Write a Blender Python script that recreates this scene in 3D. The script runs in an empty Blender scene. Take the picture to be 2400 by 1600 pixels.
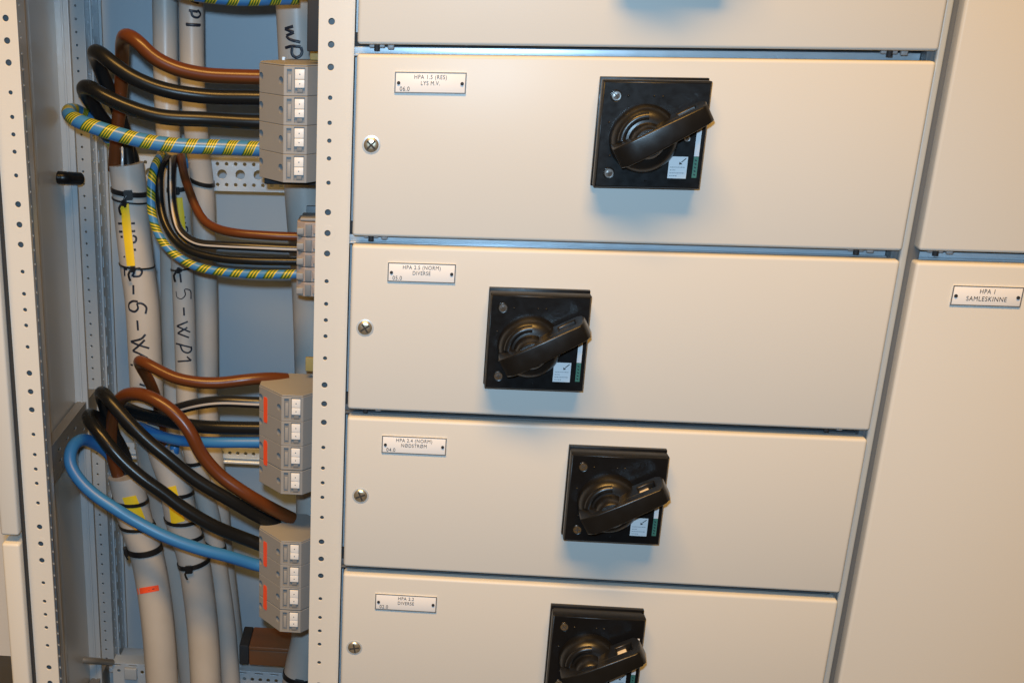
import bpy, bmesh, math, random
from mathutils import Vector, Matrix
from mathutils.bvhtree import BVHTree
random.seed(4)
sc = bpy.context.scene
col = sc.collection

# ---------------------------------------------------------------- camera
F = 3000.0
CX, CY = 1200 - 557.48, 800 + 248.47
CP = Vector((0.0723077, -1.3887926, 0.0934014))
RR = Vector((0.99346685, 0.11403258, 0.00449306))
RD = Vector((0.04490966, -0.35445806, -0.93399283))
RF = Vector((-0.10491301, 0.9280927, -0.35726349))
cam = bpy.data.cameras.new("camera")
cam.lens = 45.0; cam.sensor_width = 36.0; cam.sensor_fit = 'HORIZONTAL'
cam.shift_x = 557.48 / 2400; cam.shift_y = 248.47 / 2400
cam.clip_start = 0.02; cam.clip_end = 50
camo = bpy.data.objects.new("camera", cam); col.objects.link(camo)
M = Matrix.Identity(4)
for i in range(3):
    M[i][0] = RR[i]; M[i][1] = -RD[i]; M[i][2] = -RF[i]; M[i][3] = CP[i]
camo.matrix_world = M
sc.camera = camo

def pt(px, py, Y):
    d = RR * ((px - CX) / F) + RD * ((py - CY) / F) + RF
    return CP + d * ((Y - CP.y) / d.y)

# ---------------------------------------------------------------- world, lamps, exposure
w = bpy.data.worlds.new("World"); sc.world = w; w.use_nodes = True
bg = w.node_tree.nodes['Background']
bg.inputs[0].default_value = (1.0, 0.60, 0.24, 1); bg.inputs[1].default_value = 0.05

def area(name, loc, target, size, size_y, energy, color):
    l = bpy.data.lights.new(name, 'AREA'); l.shape = 'RECTANGLE'
    l.size = size; l.size_y = size_y; l.energy = energy; l.color = color
    o = bpy.data.objects.new(name, l); col.objects.link(o)
    o.location = loc
    o.rotation_euler = (Vector(target) - Vector(loc)).to_track_quat('-Z', 'Y').to_euler()
    return o
# on-camera flash: a small spot just above the lens, aimed along the lens axis
sl = bpy.data.lights.new("flash_lamp", 'SPOT'); sl.energy = 61.0; sl.color = (0.47, 0.74, 1.0)
sl.spot_size = math.radians(87); sl.spot_blend = 0.8; sl.shadow_soft_size = 0.016
so = bpy.data.objects.new("flash_lamp", sl); col.objects.link(so)
so.location = CP - RD * 0.062 - RR * 0.022
so.rotation_euler = (pt(950, 1180, 0) - so.location).to_track_quat('-Z', 'Y').to_euler()
# warm ceiling light in front of the cabinets
area("ceiling_lamp", (-0.15, -2.30, 3.05), (0.20, 0.0, -1.60), 2.5, 0.7, 228.0, (1.0, 0.535, 0.13))
sc.view_settings.view_transform = 'Standard'
sc.view_settings.look = 'None'
sc.view_settings.exposure = 0.0
sc.view_settings.gamma = 1.0

# ---------------------------------------------------------------- helpers

def mat(name, base, rough=0.5, metal=0.0, bump=0.0, bscale=300, var=0.0, vscale=8, spec=0.5, coat=0.0, rvar=0.0):
    m = bpy.data.materials.new(name); m.use_nodes = True
    nt = m.node_tree; b = nt.nodes['Principled BSDF']
    b.inputs['Base Color'].default_value = (*base, 1)
    b.inputs['Roughness'].default_value = rough
    b.inputs['Metallic'].default_value = metal
    b.inputs['Specular IOR Level'].default_value = spec
    b.inputs['Coat Weight'].default_value = coat
    b.inputs['Coat Roughness'].default_value = 0.15
    tc = nt.nodes.new('ShaderNodeTexCoord')
    if var > 0 or rvar > 0:
        n = nt.nodes.new('ShaderNodeTexNoise'); n.inputs['Scale'].default_value = vscale
        n.inputs['Detail'].default_value = 6
        nt.links.new(tc.outputs['Object'], n.inputs['Vector'])
        if var > 0:
            mx = nt.nodes.new('ShaderNodeMixRGB')
            mx.inputs[1].default_value = (*[c * (1 - var) for c in base], 1)
            mx.inputs[2].default_value = (*[min(1, c * (1 + var)) for c in base], 1)
            nt.links.new(n.outputs['Fac'], mx.inputs[0]); nt.links.new(mx.outputs[0], b.inputs['Base Color'])
        if rvar > 0:
            mr = nt.nodes.new('ShaderNodeMapRange')
            mr.inputs[1].default_value = .3; mr.inputs[2].default_value = .7
            mr.inputs[3].default_value = max(0, rough - rvar); mr.inputs[4].default_value = rough + rvar
            nt.links.new(n.outputs['Fac'], mr.inputs[0]); nt.links.new(mr.outputs[0], b.inputs['Roughness'])
    if bump > 0:
        n2 = nt.nodes.new('ShaderNodeTexNoise'); n2.inputs['Scale'].default_value = bscale
        n2.inputs['Detail'].default_value = 3
        nt.links.new(tc.outputs['Object'], n2.inputs['Vector'])
        bp = nt.nodes.new('ShaderNodeBump'); bp.inputs['Strength'].default_value = bump
        bp.inputs['Distance'].default_value = 0.001
        nt.links.new(n2.outputs['Fac'], bp.inputs['Height']); nt.links.new(bp.outputs[0], b.inputs['Normal'])
    return m

MT = {}
MT['paint'] = mat('powder_coat', (0.64, 0.64, 0.61), 0.36, spec=.2, bump=0.05, bscale=700, var=0.012, vscale=5, rvar=.03)
MT['inner'] = mat('inner_sheet', (0.38, 0.42, 0.45), 0.30, bump=0.02, bscale=400, var=0.04, vscale=6)
MT['side'] = mat('side_sheet', (0.52, 0.50, 0.46), 0.28, metal=.30, bump=0.02, bscale=60, var=0.05, vscale=6)
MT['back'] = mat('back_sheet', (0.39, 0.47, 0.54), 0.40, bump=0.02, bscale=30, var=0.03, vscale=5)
MT['galv'] = mat('galvanised', (0.60, 0.67, 0.73), 0.32, metal=0.35, bump=0.02, bscale=200, var=0.04, vscale=40, rvar=.04)
MT['brass'] = mat('lock_metal', (0.72, 0.64, 0.48), 0.30, metal=.85, var=.08, vscale=200)
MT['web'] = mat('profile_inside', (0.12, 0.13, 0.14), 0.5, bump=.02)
MT['darkrail'] = mat('bracket_steel', (0.23, 0.22, 0.20), 0.4, metal=.4, bump=.02, var=.1, vscale=20)
MT['chrome'] = mat('chrome', (0.85, 0.83, 0.80), 0.22, metal=1.0, var=.05, vscale=300)
MT['black'] = mat('black_plastic', (0.006, 0.006, 0.0065), 0.34, bump=0.04, bscale=900, rvar=.06, vscale=120, spec=.3)
MT['knob'] = mat('black_satin', (0.008, 0.0075, 0.007), 0.32, bump=0.06, bscale=1200, rvar=.05, vscale=80)
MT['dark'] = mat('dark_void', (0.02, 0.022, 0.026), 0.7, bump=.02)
MT['plate'] = mat('engraved_plate', (0.84, 0.84, 0.84), 0.4, spec=.2, bump=0.02, bscale=500, var=.02, vscale=40)
MT['ink'] = mat('engraving', (0.05, 0.05, 0.05), 0.7, spec=.1, bump=.01)
MT['marker'] = mat('marker_pen', (0.012, 0.016, 0.03), 0.45, bump=.01)
MT['sheath'] = mat('grey_sheath', (0.44, 0.43, 0.41), 0.40, bump=0.06, bscale=120, var=0.16, vscale=14, rvar=.08)
MT['brown'] = mat('brown_cable', (0.105, 0.031, 0.009), 0.30, spec=.4, bump=0.03, bscale=200, var=.1, vscale=20)
MT['blackc'] = mat('black_cable', (0.008, 0.009, 0.010), 0.29, spec=.30, bump=0.04, bscale=200, rvar=.06, vscale=20)
MT['blue'] = mat('blue_cable', (0.030, 0.17, 0.44), 0.38, bump=0.03, bscale=200, var=.06, vscale=20)
MT['tie'] = mat('cable_tie', (0.010, 0.011, 0.013), 0.32, bump=.03)
MT['yellow'] = mat('yellow_tag', (0.82, 0.58, 0.02), 0.45, bump=.03, var=.05, vscale=60)
MT['orange'] = mat('orange_mark', (0.95, 0.10, 0.03), 0.5, bump=.02, var=.05)
MT['term'] = mat('terminal_grey', (0.30, 0.30, 0.295), 0.48, bump=0.05, bscale=500, var=.04, vscale=30)
MT['termin'] = mat('terminal_recess', (0.20, 0.21, 0.22), 0.5, bump=0.03, bscale=500)
MT['bead'] = mat('profile_bead', (0.42, 0.46, 0.48), 0.4, bump=.02)
MT['edge'] = mat('plate_edge', (0.13, 0.14, 0.15), 0.5, bump=.02)
MT['beige'] = mat('beige_plastic', (0.80, 0.70, 0.52), 0.45, bump=.02)
MT['white'] = mat('white_marker', (0.85, 0.85, 0.84), 0.4, bump=.02)
MT['green'] = mat('green_strip', (0.06, 0.20, 0.15), 0.45, bump=.02)
MT['sticker'] = mat('white_sticker', (0.78, 0.80, 0.82), 0.4, bump=.02)
MT['olive'] = mat('olive_plate', (0.30, 0.26, 0.10), 0.5, bump=.03, var=.08, vscale=40)
MT['clear'] = mat('terminal_mixed', (0.40, 0.33, 0.29), 0.45, bump=0.25, bscale=250, var=.18, vscale=120)
MT['brownbox'] = mat('brown_duct', (0.19, 0.075, 0.03), 0.45, bump=.04, var=.1)
MT['wall'] = mat('wall_paint', (0.74, 0.78, 0.82), 0.8, bump=.05, bscale=80, var=.03)
MT['floor'] = mat('floor_dark', (0.035, 0.037, 0.042), 0.6, bump=.04, bscale=60, var=.2)
MT['gasket'] = mat('gasket_grey', (0.30, 0.32, 0.34), 0.45, bump=.03)

def stripes(name, period, duty, groups):
    m = mat(name, (0.08, 0.30, 0.70), 0.33)
    nt = m.node_tree; b = nt.nodes['Principled BSDF']; L = nt.links.new
    uv = nt.nodes.new('ShaderNodeUVMap'); sx = nt.nodes.new('ShaderNodeSeparateXYZ'); L(uv.outputs[0], sx.inputs[0])
    def math_(op, a, bb=None):
        n = nt.nodes.new('ShaderNodeMath'); n.operation = op
        for i, x in enumerate([a, bb]):
            if x is None: continue
            if isinstance(x, (int, float)): n.inputs[i].default_value = x
            else: L(x, n.inputs[i])
        return n.outputs[0]
    t = math_('FRACT', math_('ADD', math_('DIVIDE', sx.outputs[0], period), sx.outputs[1]))
    inb = math_('LESS_THAN', t, duty)
    q = math_('FRACT', math_('MULTIPLY', t, groups / duty))
    ye = math_('GREATER_THAN', q, 0.56)
    m1 = nt.nodes.new('ShaderNodeMixRGB'); m1.inputs[1].default_value = (0.045, 0.12, 0.02, 1); m1.inputs[2].default_value = (0.55, 0.44, 0.03, 1); L(ye, m1.inputs[0])
    m2 = nt.nodes.new('ShaderNodeMixRGB'); m2.inputs[1].default_value = (0.045, 0.20, 0.45, 1); L(m1.outputs[0], m2.inputs[2]); L(inb, m2.inputs[0])
    L(m2.outputs[0], b.inputs['Base Color'])
    return m
MT['earth'] = stripes('earth_stripes', 0.0245, 0.50, 4)
MT['earths'] = stripes('earth_stripes_small', 0.0215, 0.58, 3)
def whitestripe(name, v0, v1):
    m = mat(name, (0.01, 0.01, 0.012), 0.33)
    nt = m.node_tree; b = nt.nodes['Principled BSDF']; L = nt.links.new
    uv = nt.nodes.new('ShaderNodeUVMap'); sx = nt.nodes.new('ShaderNodeSeparateXYZ'); L(uv.outputs[0], sx.inputs[0])
    a = nt.nodes.new('ShaderNodeMath'); a.operation = 'GREATER_THAN'; a.inputs[1].default_value = v0; L(sx.outputs[1], a.inputs[0])
    c = nt.nodes.new('ShaderNodeMath'); c.operation = 'LESS_THAN'; c.inputs[1].default_value = v1; L(sx.outputs[1], c.inputs[0])
    d = nt.nodes.new('ShaderNodeMath'); d.operation = 'MULTIPLY'; L(a.outputs[0], d.inputs[0]); L(c.outputs[0], d.inputs[1])
    mx = nt.nodes.new('ShaderNodeMixRGB'); mx.inputs[1].default_value = (0.01, 0.011, 0.013, 1); mx.inputs[2].default_value = (0.48, 0.45, 0.41, 1); L(d.outputs[0], mx.inputs[0])
    L(mx.outputs[0], b.inputs['Base Color'])
    return m
MT['bw'] = whitestripe('black_white_cable', 0.47, 0.535)

# object builders ------------------------------------------------------------
def thing(name, label, cat, loc=(0, 0, 0), group=None):
    o = bpy.data.objects.new(name, None); col.objects.link(o)
    o.empty_display_size = 0.02
    o.location = loc; o['label'] = label; o['category'] = cat
    if group: o['group'] = group
    return o
def tag(o, label, cat, group=None):
    o['label'] = label; o['category'] = cat
    if group: o['group'] = group
    return o
def wl(p):
    v = Vector((0, 0, 0))
    while p: v += Vector(p.location); p = p.parent
    return v
def shade(me, angle=40):
    for p in me.polygons: p.use_smooth = True
    try: me.set_sharp_from_angle(angle=math.radians(angle))
    except Exception: pass
def obj(name, bm, m, parent=None, smooth=True, local=False, label=None):
    """bm in world coordinates unless local; origin goes to the parent's location"""
    me = bpy.data.meshes.new(name)
    if isinstance(bm, bmesh.types.BMesh):
        if parent and not local: bmesh.ops.translate(bm, vec=-wl(parent), verts=bm.verts)
        bm.to_mesh(me); bm.free()
    else:
        me = bm
        if parent and not local: me.transform(Matrix.Translation(-wl(parent)))
    if smooth: shade(me)
    for mm in (m if isinstance(m, list) else [m]): me.materials.append(mm)
    o = bpy.data.objects.new(name, me); col.objects.link(o)
    if parent: o.parent = parent
    if label: o['label'] = label
    return o
def box(x0, x1, y0, y1, z0, z1, bev=0.0, seg=3, bm=None):
    b = bmesh.new()
    bmesh.ops.create_cube(b, size=1)
    for v in b.verts:
        v.co = Vector((x0 + (v.co.x + .5) * (x1 - x0), y0 + (v.co.y + .5) * (y1 - y0), z0 + (v.co.z + .5) * (z1 - z0)))
    if bev > 0: bmesh.ops.bevel(b, geom=b.edges[:], offset=bev, segments=seg, profile=0.5, affect='EDGES')
    if bm is None: return b
    merge(bm, b); return bm
def merge(a, b):
    me = bpy.data.meshes.new('tmp'); b.to_mesh(me); b.free(); a.from_mesh(me); bpy.data.meshes.remove(me)
def prism(poly, z0, z1, bev=0.0, seg=2, axis='z'):
    """poly in (a,b); extruded along axis. axis z: (x,y)->z ; axis y: (x,z)->y ; axis x:(y,z)->x"""
    b = bmesh.new()
    def mk(p, h):
        if axis == 'z': return (p[0], p[1], h)
        if axis == 'y': return (p[0], h, p[1])
        return (h, p[0], p[1])
    lo = [b.verts.new(mk(p, z0)) for p in poly]; hi = [b.verts.new(mk(p, z1)) for p in poly]
    b.faces.new(lo); b.faces.new(hi[::-1])
    n = len(poly)
    for i in range(n): b.faces.new((lo[i], hi[i], hi[(i + 1) % n], lo[(i + 1) % n]))
    bmesh.ops.recalc_face_normals(b, faces=b.faces)
    if bev > 0: bmesh.ops.bevel(b, geom=b.edges[:], offset=bev, segments=seg, profile=0.5, affect='EDGES')
    return b
def lathe(prof, c, axis=Vector((0, -1, 0)), n=32):
    """prof: list (r,h) from base up along axis"""
    b = bmesh.new(); axis = axis.normalized()
    u = axis.cross(Vector((0, 0, 1)))
    if u.length < .01: u = Vector((1, 0, 0))
    u.normalize(); v = axis.cross(u)
    rings = []
    for r, h in prof:
        if r < 1e-6: rings.append([b.verts.new(Vector(c) + axis * h)])
        else: rings.append([b.verts.new(Vector(c) + axis * h + (u * math.cos(t) + v * math.sin(t)) * r) for t in [2 * math.pi * i / n for i in range(n)]])
    for a, d in zip(rings, rings[1:]):
        for i in range(n):
            j = (i + 1) % n
            if len(a) == 1 and len(d) == 1: continue
            if len(a) == 1: b.faces.new((a[0], d[i], d[j]))
            elif len(d) == 1: b.faces.new((a[i], a[j], d[0]))
            else: b.faces.new((a[i], a[j], d[j], d[i]))
    if len(rings[0]) > 1: b.faces.new(rings[0][::-1])
    if len(rings[-1]) > 1: b.faces.new(rings[-1])
    bmesh.ops.recalc_face_normals(b, faces=b.faces)
    return b
def catmull(P, step=0.004):
    P = [Vector(p) for p in P]
    Q = [P[0] * 2 - P[1]] + P + [P[-1] * 2 - P[-2]]
    out = []
    for i in range(1, len(Q) - 2):
        a, b_, c, d = Q[i - 1:i + 3]
        n = max(2, int((c - b_).length / step))
        # centripetal-ish
        t01 = max(1e-5, (b_ - a).length ** .5); t12 = max(1e-5, (c - b_).length ** .5); t23 = max(1e-5, (d - c).length ** .5)
        m1 = (c - b_) + (((b_ - a) / t01) - ((c - a) / (t01 + t12))) * t12
        m2 = (c - b_) + (((d - c) / t23) - ((d - b_) / (t12 + t23))) * t12
        for k in range(n):
            t = k / n
            out.append(b_ * (2 * t**3 - 3 * t**2 + 1) + m1 * (t**3 - 2 * t**2 + t) + c * (-2 * t**3 + 3 * t**2) + m2 * (t**3 - t**2))
    out.append(P[-1]); return out
def smooth_pts(p, it):
    for _ in range(it):
        p = [p[0]] + [(p[i - 1] + p[i] * 2 + p[i + 1]) / 4 for i in range(1, len(p) - 1)] + [p[-1]]
    return p
def tube(P, r, n=20, step=0.004, fixed=False, caps=True, smooth=4, flat=1.0):
    pts = smooth_pts(catmull(P, step), smooth) if len(P) > 2 else [Vector(p) for p in P]
    b = bmesh.new(); uvl = b.loops.layers.uv.new('UVMap')
    N = len(pts); T = []
    for i in range(N):
        T.append((pts[min(N - 1, i + 1)] - pts[max(0, i - 1)]).normalized())
    ref = Vector((0, -1, 0))
    nrm = ref - T[0] * ref.dot(T[0])
    if nrm.length < .05: nrm = Vector((0, 0, 1)) - T[0] * T[0].z
    nrm.normalize()
    rings = []; Ls = []; L = 0
    for i in range(N):
        if i: L += (pts[i] - pts[i - 1]).length
        if fixed: nn = ref - T[i] * ref.dot(T[i])
        else: nn = nrm - T[i] * nrm.dot(T[i])
        nrm = nn.normalized(); bi = T[i].cross(nrm)
        Ls.append(L)
        # v = 0.5 faces nrm (towards the viewer side)
        rings.append([b.verts.new(pts[i] + (-nrm * math.cos(a) * flat - bi * math.sin(a)) * r) for a in [2 * math.pi * k / n for k in range(n)]])
    for i in range(N - 1):
        for k in range(n):
            j = (k + 1) % n
            f = b.faces.new((rings[i][k], rings[i][j], rings[i + 1][j], rings[i + 1][k]))
            for lp, (u_, v_) in zip(f.loops, ((Ls[i], k / n), (Ls[i], (k + 1) / n), (Ls[i + 1], (k + 1) / n), (Ls[i + 1], k / n))): lp[uvl].uv = (u_, v_)
    if caps: b.faces.new(rings[0][::-1]); b.faces.new(rings[-1])
    bmesh.ops.recalc_face_normals(b, faces=b.faces)
    return b
def curve_mesh(splines, thick, bev=0.0):
    cu = bpy.data.curves.new('c', 'CURVE'); cu.dimensions = '2D'; cu.fill_mode = 'BOTH'
    cu.extrude = thick / 2; cu.bevel_depth = bev; cu.bevel_resolution = 2
    for pts in splines:
        s = cu.splines.new('POLY'); s.points.add(len(pts) - 1)
        for p, q in zip(s.points, pts): p.co = (q[0], q[1], 0, 1)
        s.use_cyclic_u = True
    o = bpy.data.objects.new('c', cu); col.objects.link(o)
    dg = bpy.context.evaluated_depsgraph_get(); dg.update()
    me = bpy.data.meshes.new_from_object(o.evaluated_get(dg))
    bpy.data.objects.remove(o); bpy.data.curves.remove(cu)
    return me
def circ(u, v, r, n=16): return [(u + r * math.cos(2 * math.pi * i / n), v + r * math.sin(2 * math.pi * i / n)) for i in range(n)]
def slot(u, v, a, b): return [(u - a / 2, v - b / 2), (u + a / 2, v - b / 2), (u + a / 2, v + b / 2), (u - a / 2, v + b / 2)]
# plane maps: curve local (u,v,w) -> world
def front_map(Y): return Matrix(((1, 0, 0, 0), (0, 0, -1, Y), (0, 1, 0, 0), (0, 0, 0, 1)))       # u=x, v=z, w=-y
def side_map(X): return Matrix(((0, 0, 1, X), (1, 0, 0, 0), (0, 1, 0, 0), (0, 0, 0, 1)))         # u=y, v=z, w=x
def perf(name, rect, holes, thick, mapm, m, parent, bev=0.0):
    u0, u1, v0, v1 = rect
    me = curve_mesh([[(u0, v0), (u1, v0), (u1, v1), (u0, v1)]] + holes, thick, bev)
    me.transform(mapm)
    return obj(name, me, m, parent)
def text_mesh(s, size, x, z, y, thick=0.0003, align='CENTER', sx=1.0):
    cu = bpy.data.curves.new('t', 'FONT'); cu.body = s; cu.size = size; cu.align_x = align; cu.extrude = thick / 2
    cu.space_character = 1.12; cu.offset = 0.0
    o = bpy.data.objects.new('t', cu); col.objects.link(o)
    dg = bpy.context.evaluated_depsgraph_get(); dg.update()
    me = bpy.data.meshes.new_from_object(o.evaluated_get(dg))
    bpy.data.objects.remove(o); bpy.data.curves.remove(cu)
    me.transform(Matrix(((sx, 0, 0, x), (0, 0, -1, y), (0, 1, 0, z), (0, 0, 0, 1))))
    return me
def join_meshes(ms):
    b = bmesh.new()
    for m_ in ms: b.from_mesh(m_); bpy.data.meshes.remove(m_)
    return b
def copy_tree(o, parent=None):
    c = o.copy(); col.objects.link(c); c.parent = parent
    for ch in list(o.children):
        if ch.name != c.name: copy_tree(ch, c)
    return c

ZT, ZB = 0.335, -1.10        # top and bottom of the modelled cabinet
# ================================================================ setting
def struct(name, bm, m):
    o = obj(name, bm, m); o['kind'] = 'structure'; return o
FZ = pt(10, 1536, 0.53).z
struct('floor', box(-4, 3, -3.5, 3.2, FZ - .05, FZ), MT['floor'])
struct('wall', box(-4, 3, 0.53, 0.63, FZ + .0005, 1.7), MT['wall'])

# ================================================================ cabinet frame
XL, XC = -0.3803, -0.0286
YP = 0.0210
off = [0, 0.0231, 0.0460, 0.0775, 0.1037, 0.1226, 0.1415, 0.1677]
fr = thing('cabinet_frame', 'cream and galvanised steel frame carrying the doors and the open cable compartment', 'cabinet frame', (0, 0, ZB))
def post_holes(xc):
    H = []
    for k in range(-2, 5):
        for i, o_ in enumerate(off):
            z = 0.03096 - 0.2 * k - o_
            if ZB + .01 < z < ZT - .01:
                H.append(circ(xc, z, 0.0039 if i < 3 else 0.0028, 18))
    return H
for xc, x0, x1 in ((XL, XL - 0.0178, XL + 0.0122), (XC, XC - 0.0132, XC + 0.024)):
    p = perf('front_post', (x0, x1, ZB, ZT), post_holes(xc), 0.0012, front_map(YP + .0008), MT['paint'], fr, bev=0.0005)
    # side flanges of the folded profile with a row of small holes
    hs = [circ(YP + 0.010, z, 0.0017, 10) for z in [0.345 - 0.0167 * i for i in range(79)]]
    perf('post_flange', (YP + .0022, YP + .030, ZB, ZT), hs, 0.0012, side_map(x1 - .0006 if xc == XL else x0 + .0006), MT['side'], p, bev=0.0003)
    b = box(x0 + .0002, x0 + .0014, YP + .0022, YP + .030, ZB, ZT) if xc == XL else box(x1 - .0014, x1 - .0002, YP + .0022, YP + .030, ZB, ZT)
    box(x0 + .0016, x1 - .0016, YP + .018, YP + .0195, ZB, ZT, bm=b)
    obj('post_web', b, MT['web'], p)
    for zz in (0.03096 - .2 - off[1], 0.03096 - .6 - off[1]):
        rb = lathe([(0.0102, 0), (0.0098, .0004), (.0086, .0007), (.0080, .0001)], (xc, YP + .0003, zz))
        # open ring only: drop the two caps
        bmesh.ops.delete(rb, geom=[f for f in rb.faces if len(f.verts) > 4], context='FACES')
        obj('embossed_ring', rb, MT['paint'], p)
obj('gap_backing', box(-.4007, -.3983, .012, .040, ZB, ZT), MT['dark'], fr)  # dark backing strip added for the shade in the cover gap
# side panel (glossy sheet, folded), rear panel, hidden light-blocking partition, unseen roof
sp = bmesh.new()
box(-0.4065, -0.4045, YP + .031, 0.300, ZB, ZT, bm=sp)
for yy in (0.17,): box(-0.4046, -0.4036, yy, yy + .016, ZB, ZT, bev=.0008, bm=sp)
obj('side_panel', sp, MT['side'], fr)
b = box(-0.414, -0.3865, 0.300, 0.306, ZB, ZT, bev=.001)
box(-0.3965, -0.3935, 0.2975, 0.2995, ZB, ZT, bev=.0006, bm=b)
obj('corner_strip', b, MT['inner'], fr)
# rear post: strip with holes facing front, slotted strip facing right
hs = [circ(-0.3930, z, 0.0021, 14) for z in [0.35 - 0.0167 * i for i in range(79)]]
rp = perf('rear_post', (-0.4025, -0.3815, ZB, ZT), hs, 0.0015, front_map(0.360), MT['inner'], fr, bev=.0005)
hs = [circ(0.377, z, 0.0022, 10) for z in [0.345 - 0.0167 * i for i in range(79)]] + [slot(0.402, z, 0.010, 0.017) for z in [0.34 - 0.030 * i for i in range(44)]] + \
     [circ(0.425, z, 0.0018, 8) for z in [0.34 - 0.0167 * i for i in range(79)]]
perf('slotted_flange', (0.3620, 0.440, ZB, ZT), hs, 0.0015, side_map(-0.3823), MT['galv'], rp)
obj('post_lip', box(-.3812, -.3785, .386, .3885, ZB, ZT), MT['inner'], rp)
obj('post_lip', box(-.3812, -.3775, .4365, .440, ZB, ZT), MT['inner'], rp)
obj('post_backing', box(-.4020, -.4005, .3625, .440, ZB, ZT), MT['inner'], rp)
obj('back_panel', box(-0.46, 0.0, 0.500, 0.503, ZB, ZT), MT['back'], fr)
obj('light_block_panel', box(-0.0045, -0.0025, YP + .032, 0.499, ZB, ZT), MT['inner'], fr)  # hidden panel added to block light behind the centre post
obj('unseen_roof', box(-0.422, 1.2, YP + .001, 0.503, ZT + .0005, ZT + .004), MT['paint'], fr)  # out of view; height set so it shades the cable bay
obj('door_backing', box(0.0, 1.2, 0.120, 0.122, ZB, ZT), MT['inner'], fr)
# rear cross rail with three rows of holes
za, zb = -0.161, -0.206
hs = [circ(x, za - .0085, .0028, 12) for x in [-.33 + .0125 * i for i in range(26)]] + [circ(x, zb + .0085, .0028, 12) for x in [-.33 + .0125 * i for i in range(26)]] + \
     [circ(x, (za + zb) / 2, .0068, 20) for x in [-.3238 + .025 * i for i in range(13)]]
cr = perf('cross_rail', (-.338, -.006, zb, za), hs, .0015, front_map(.36), MT['galv'], fr, bev=.0003)
obj('rail_lip', box(-.338, -.006, .3612, .378, za - .0022, za), MT['galv'], cr)
obj('rail_lip', box(-.338, -.006, .3612, .378, zb, zb + .0022), MT['galv'], cr)
za, zb = -0.583, -0.6105
hs = [circ(x, za - .008, .0030, 12) for x in [-.38 + .0118 * i for i in range(31)]]
cr = perf('cross_rail', (-.377, -.006, za - .0165, za), hs, .0015, front_map(.36), MT['galv'], fr, bev=.0003)
obj('rail_lip', box(-.377, -.006, .352, .3590, za - .0225, za - .0185, bev=.001), MT['galv'], cr)
obj('rail_lip', box(-.377, -.006, .3645, .368, zb, za - .020), MT['galv'], cr)
za = pt(610, 1573, .335).z; zb = za - .05
hs = [circ(x, za - .014, .0032, 12) for x in [-.38 + .0125 * i for i in range(30)]] + [slot(x, za - .0035, .013, .0025) for x in [-.37 + .025 * i for i in range(15)]]
cr = perf('cross_rail', (-.377, -.075, zb, za), hs, .0015, front_map(.335), MT['galv'], fr, bev=.0003)
obj('rail_lip', box(-.377, -.075, .3362, .36, za - .002, za), MT['galv'], cr)
# side rails on the left wall (perforated gusset and the bottom one)
def side_rail(z1, z0, y0, y1, x=-.3900):
    hs = []
    yy = y0 + .02
    while yy < y1 - .03:
        hs += [slot(yy, z1 - .017, .012, .0045), slot(yy + .004, z1 - .034, .012, .0045)]; yy += .040
    o = perf('side_rail', (y0, y1, z0, z1), hs, .0018, side_map(x), MT['darkrail'], fr, bev=.0003)
    obj('rail_top', box(x - .0125, x - .0012, y0, y1, z1 - .002, z1), MT['darkrail'], o)
    obj('rail_core', box(x - .0120, x - .0105, y0, y1, z0 + .002, z1 - .0025), MT['dark'], o)
zf = pt(118, 1080, .07).z
side_rail(zf, zf - .052, .055, .358)
zq = pt(262, 1545, .358).z
side_rail(zq, zq - .045, .055, .358)
qa = pt(292, 1562, .33); qb = pt(322, 1590, .33)
obj('rear_foot', box(qa.x, qb.x, .325, .3325, qb.z, qa.z, bev=.0015), MT['inner'], fr)
obj('rear_beam', box(-.377, -.075, .38, .41, pt(300, 1550, .38).z, pt(300, 1538, .38).z, bev=.002), MT['galv'], fr)
b = tube([(-.4105, .29, pt(160, 418, .3).z), (-.4105, .33, pt(160, 418, .3).z)], .002)
b.free()
zr = pt(160, 420, .25).z
obj('support_rod', tube([pt(137, 416, .262), pt(150, 417, .262), pt(186, 419, .290)], .0085, n=20, smooth=0), MT['black'], fr)
zr2 = pt(215, 1547, .29)
obj('support_rod', tube([pt(168, 1543, .262), pt(215, 1547, .275), pt(262, 1551, .33)], .0050, n=20, smooth=0), MT['darkrail'], fr)
# mullion and crossmembers behind the doors
mu = box(0.5695, 0.5985, 0.016, 0.060, ZB, ZT, bev=.0015)
obj('mullion', mu, MT['web'], fr)
obj('mullion_bead', box(0.5765, 0.5840, 0.008, 0.0158, ZB, ZT, bev=.0020), MT['bead'], fr)
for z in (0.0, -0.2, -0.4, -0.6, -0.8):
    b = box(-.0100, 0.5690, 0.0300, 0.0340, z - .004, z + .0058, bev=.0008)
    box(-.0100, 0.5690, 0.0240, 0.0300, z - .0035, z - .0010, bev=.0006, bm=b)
    cm = obj('crossmember', b, MT['galv' if z > -.3 else 'web'], fr)  # lower gaps: darker material stands in for their shade
    obj('gap_shade', box(-.0100, 0.5690, 0.0302, 0.0345, z + .0060, z + .020), MT['dark'], cm)  # dark strip painting the shade under the door edge above
b = box(0.5990, 1.15, 0.0300, 0.0340, -.2045, -.196, bev=.0008)
box(0.5990, 1.15, 0.0240, 0.0300, -.204, -.2015, bev=.0006, bm=b)
obj('crossmember', b, MT['galv'], fr)

# narrow cover strips at far left
for z1, z0, lb in ((0.20, -0.5733, 'narrow cream side cover left of the perforated post, upper one'), (-0.5845, ZB, 'narrow cream side cover at lower left below the horizontal joint')):
    o = tag(obj('side_cover', box(-.4240, -.4008, 0.0, .045, z0, z1, bev=.0035), MT['paint']), lb, 'side cover', 'side covers')

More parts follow.
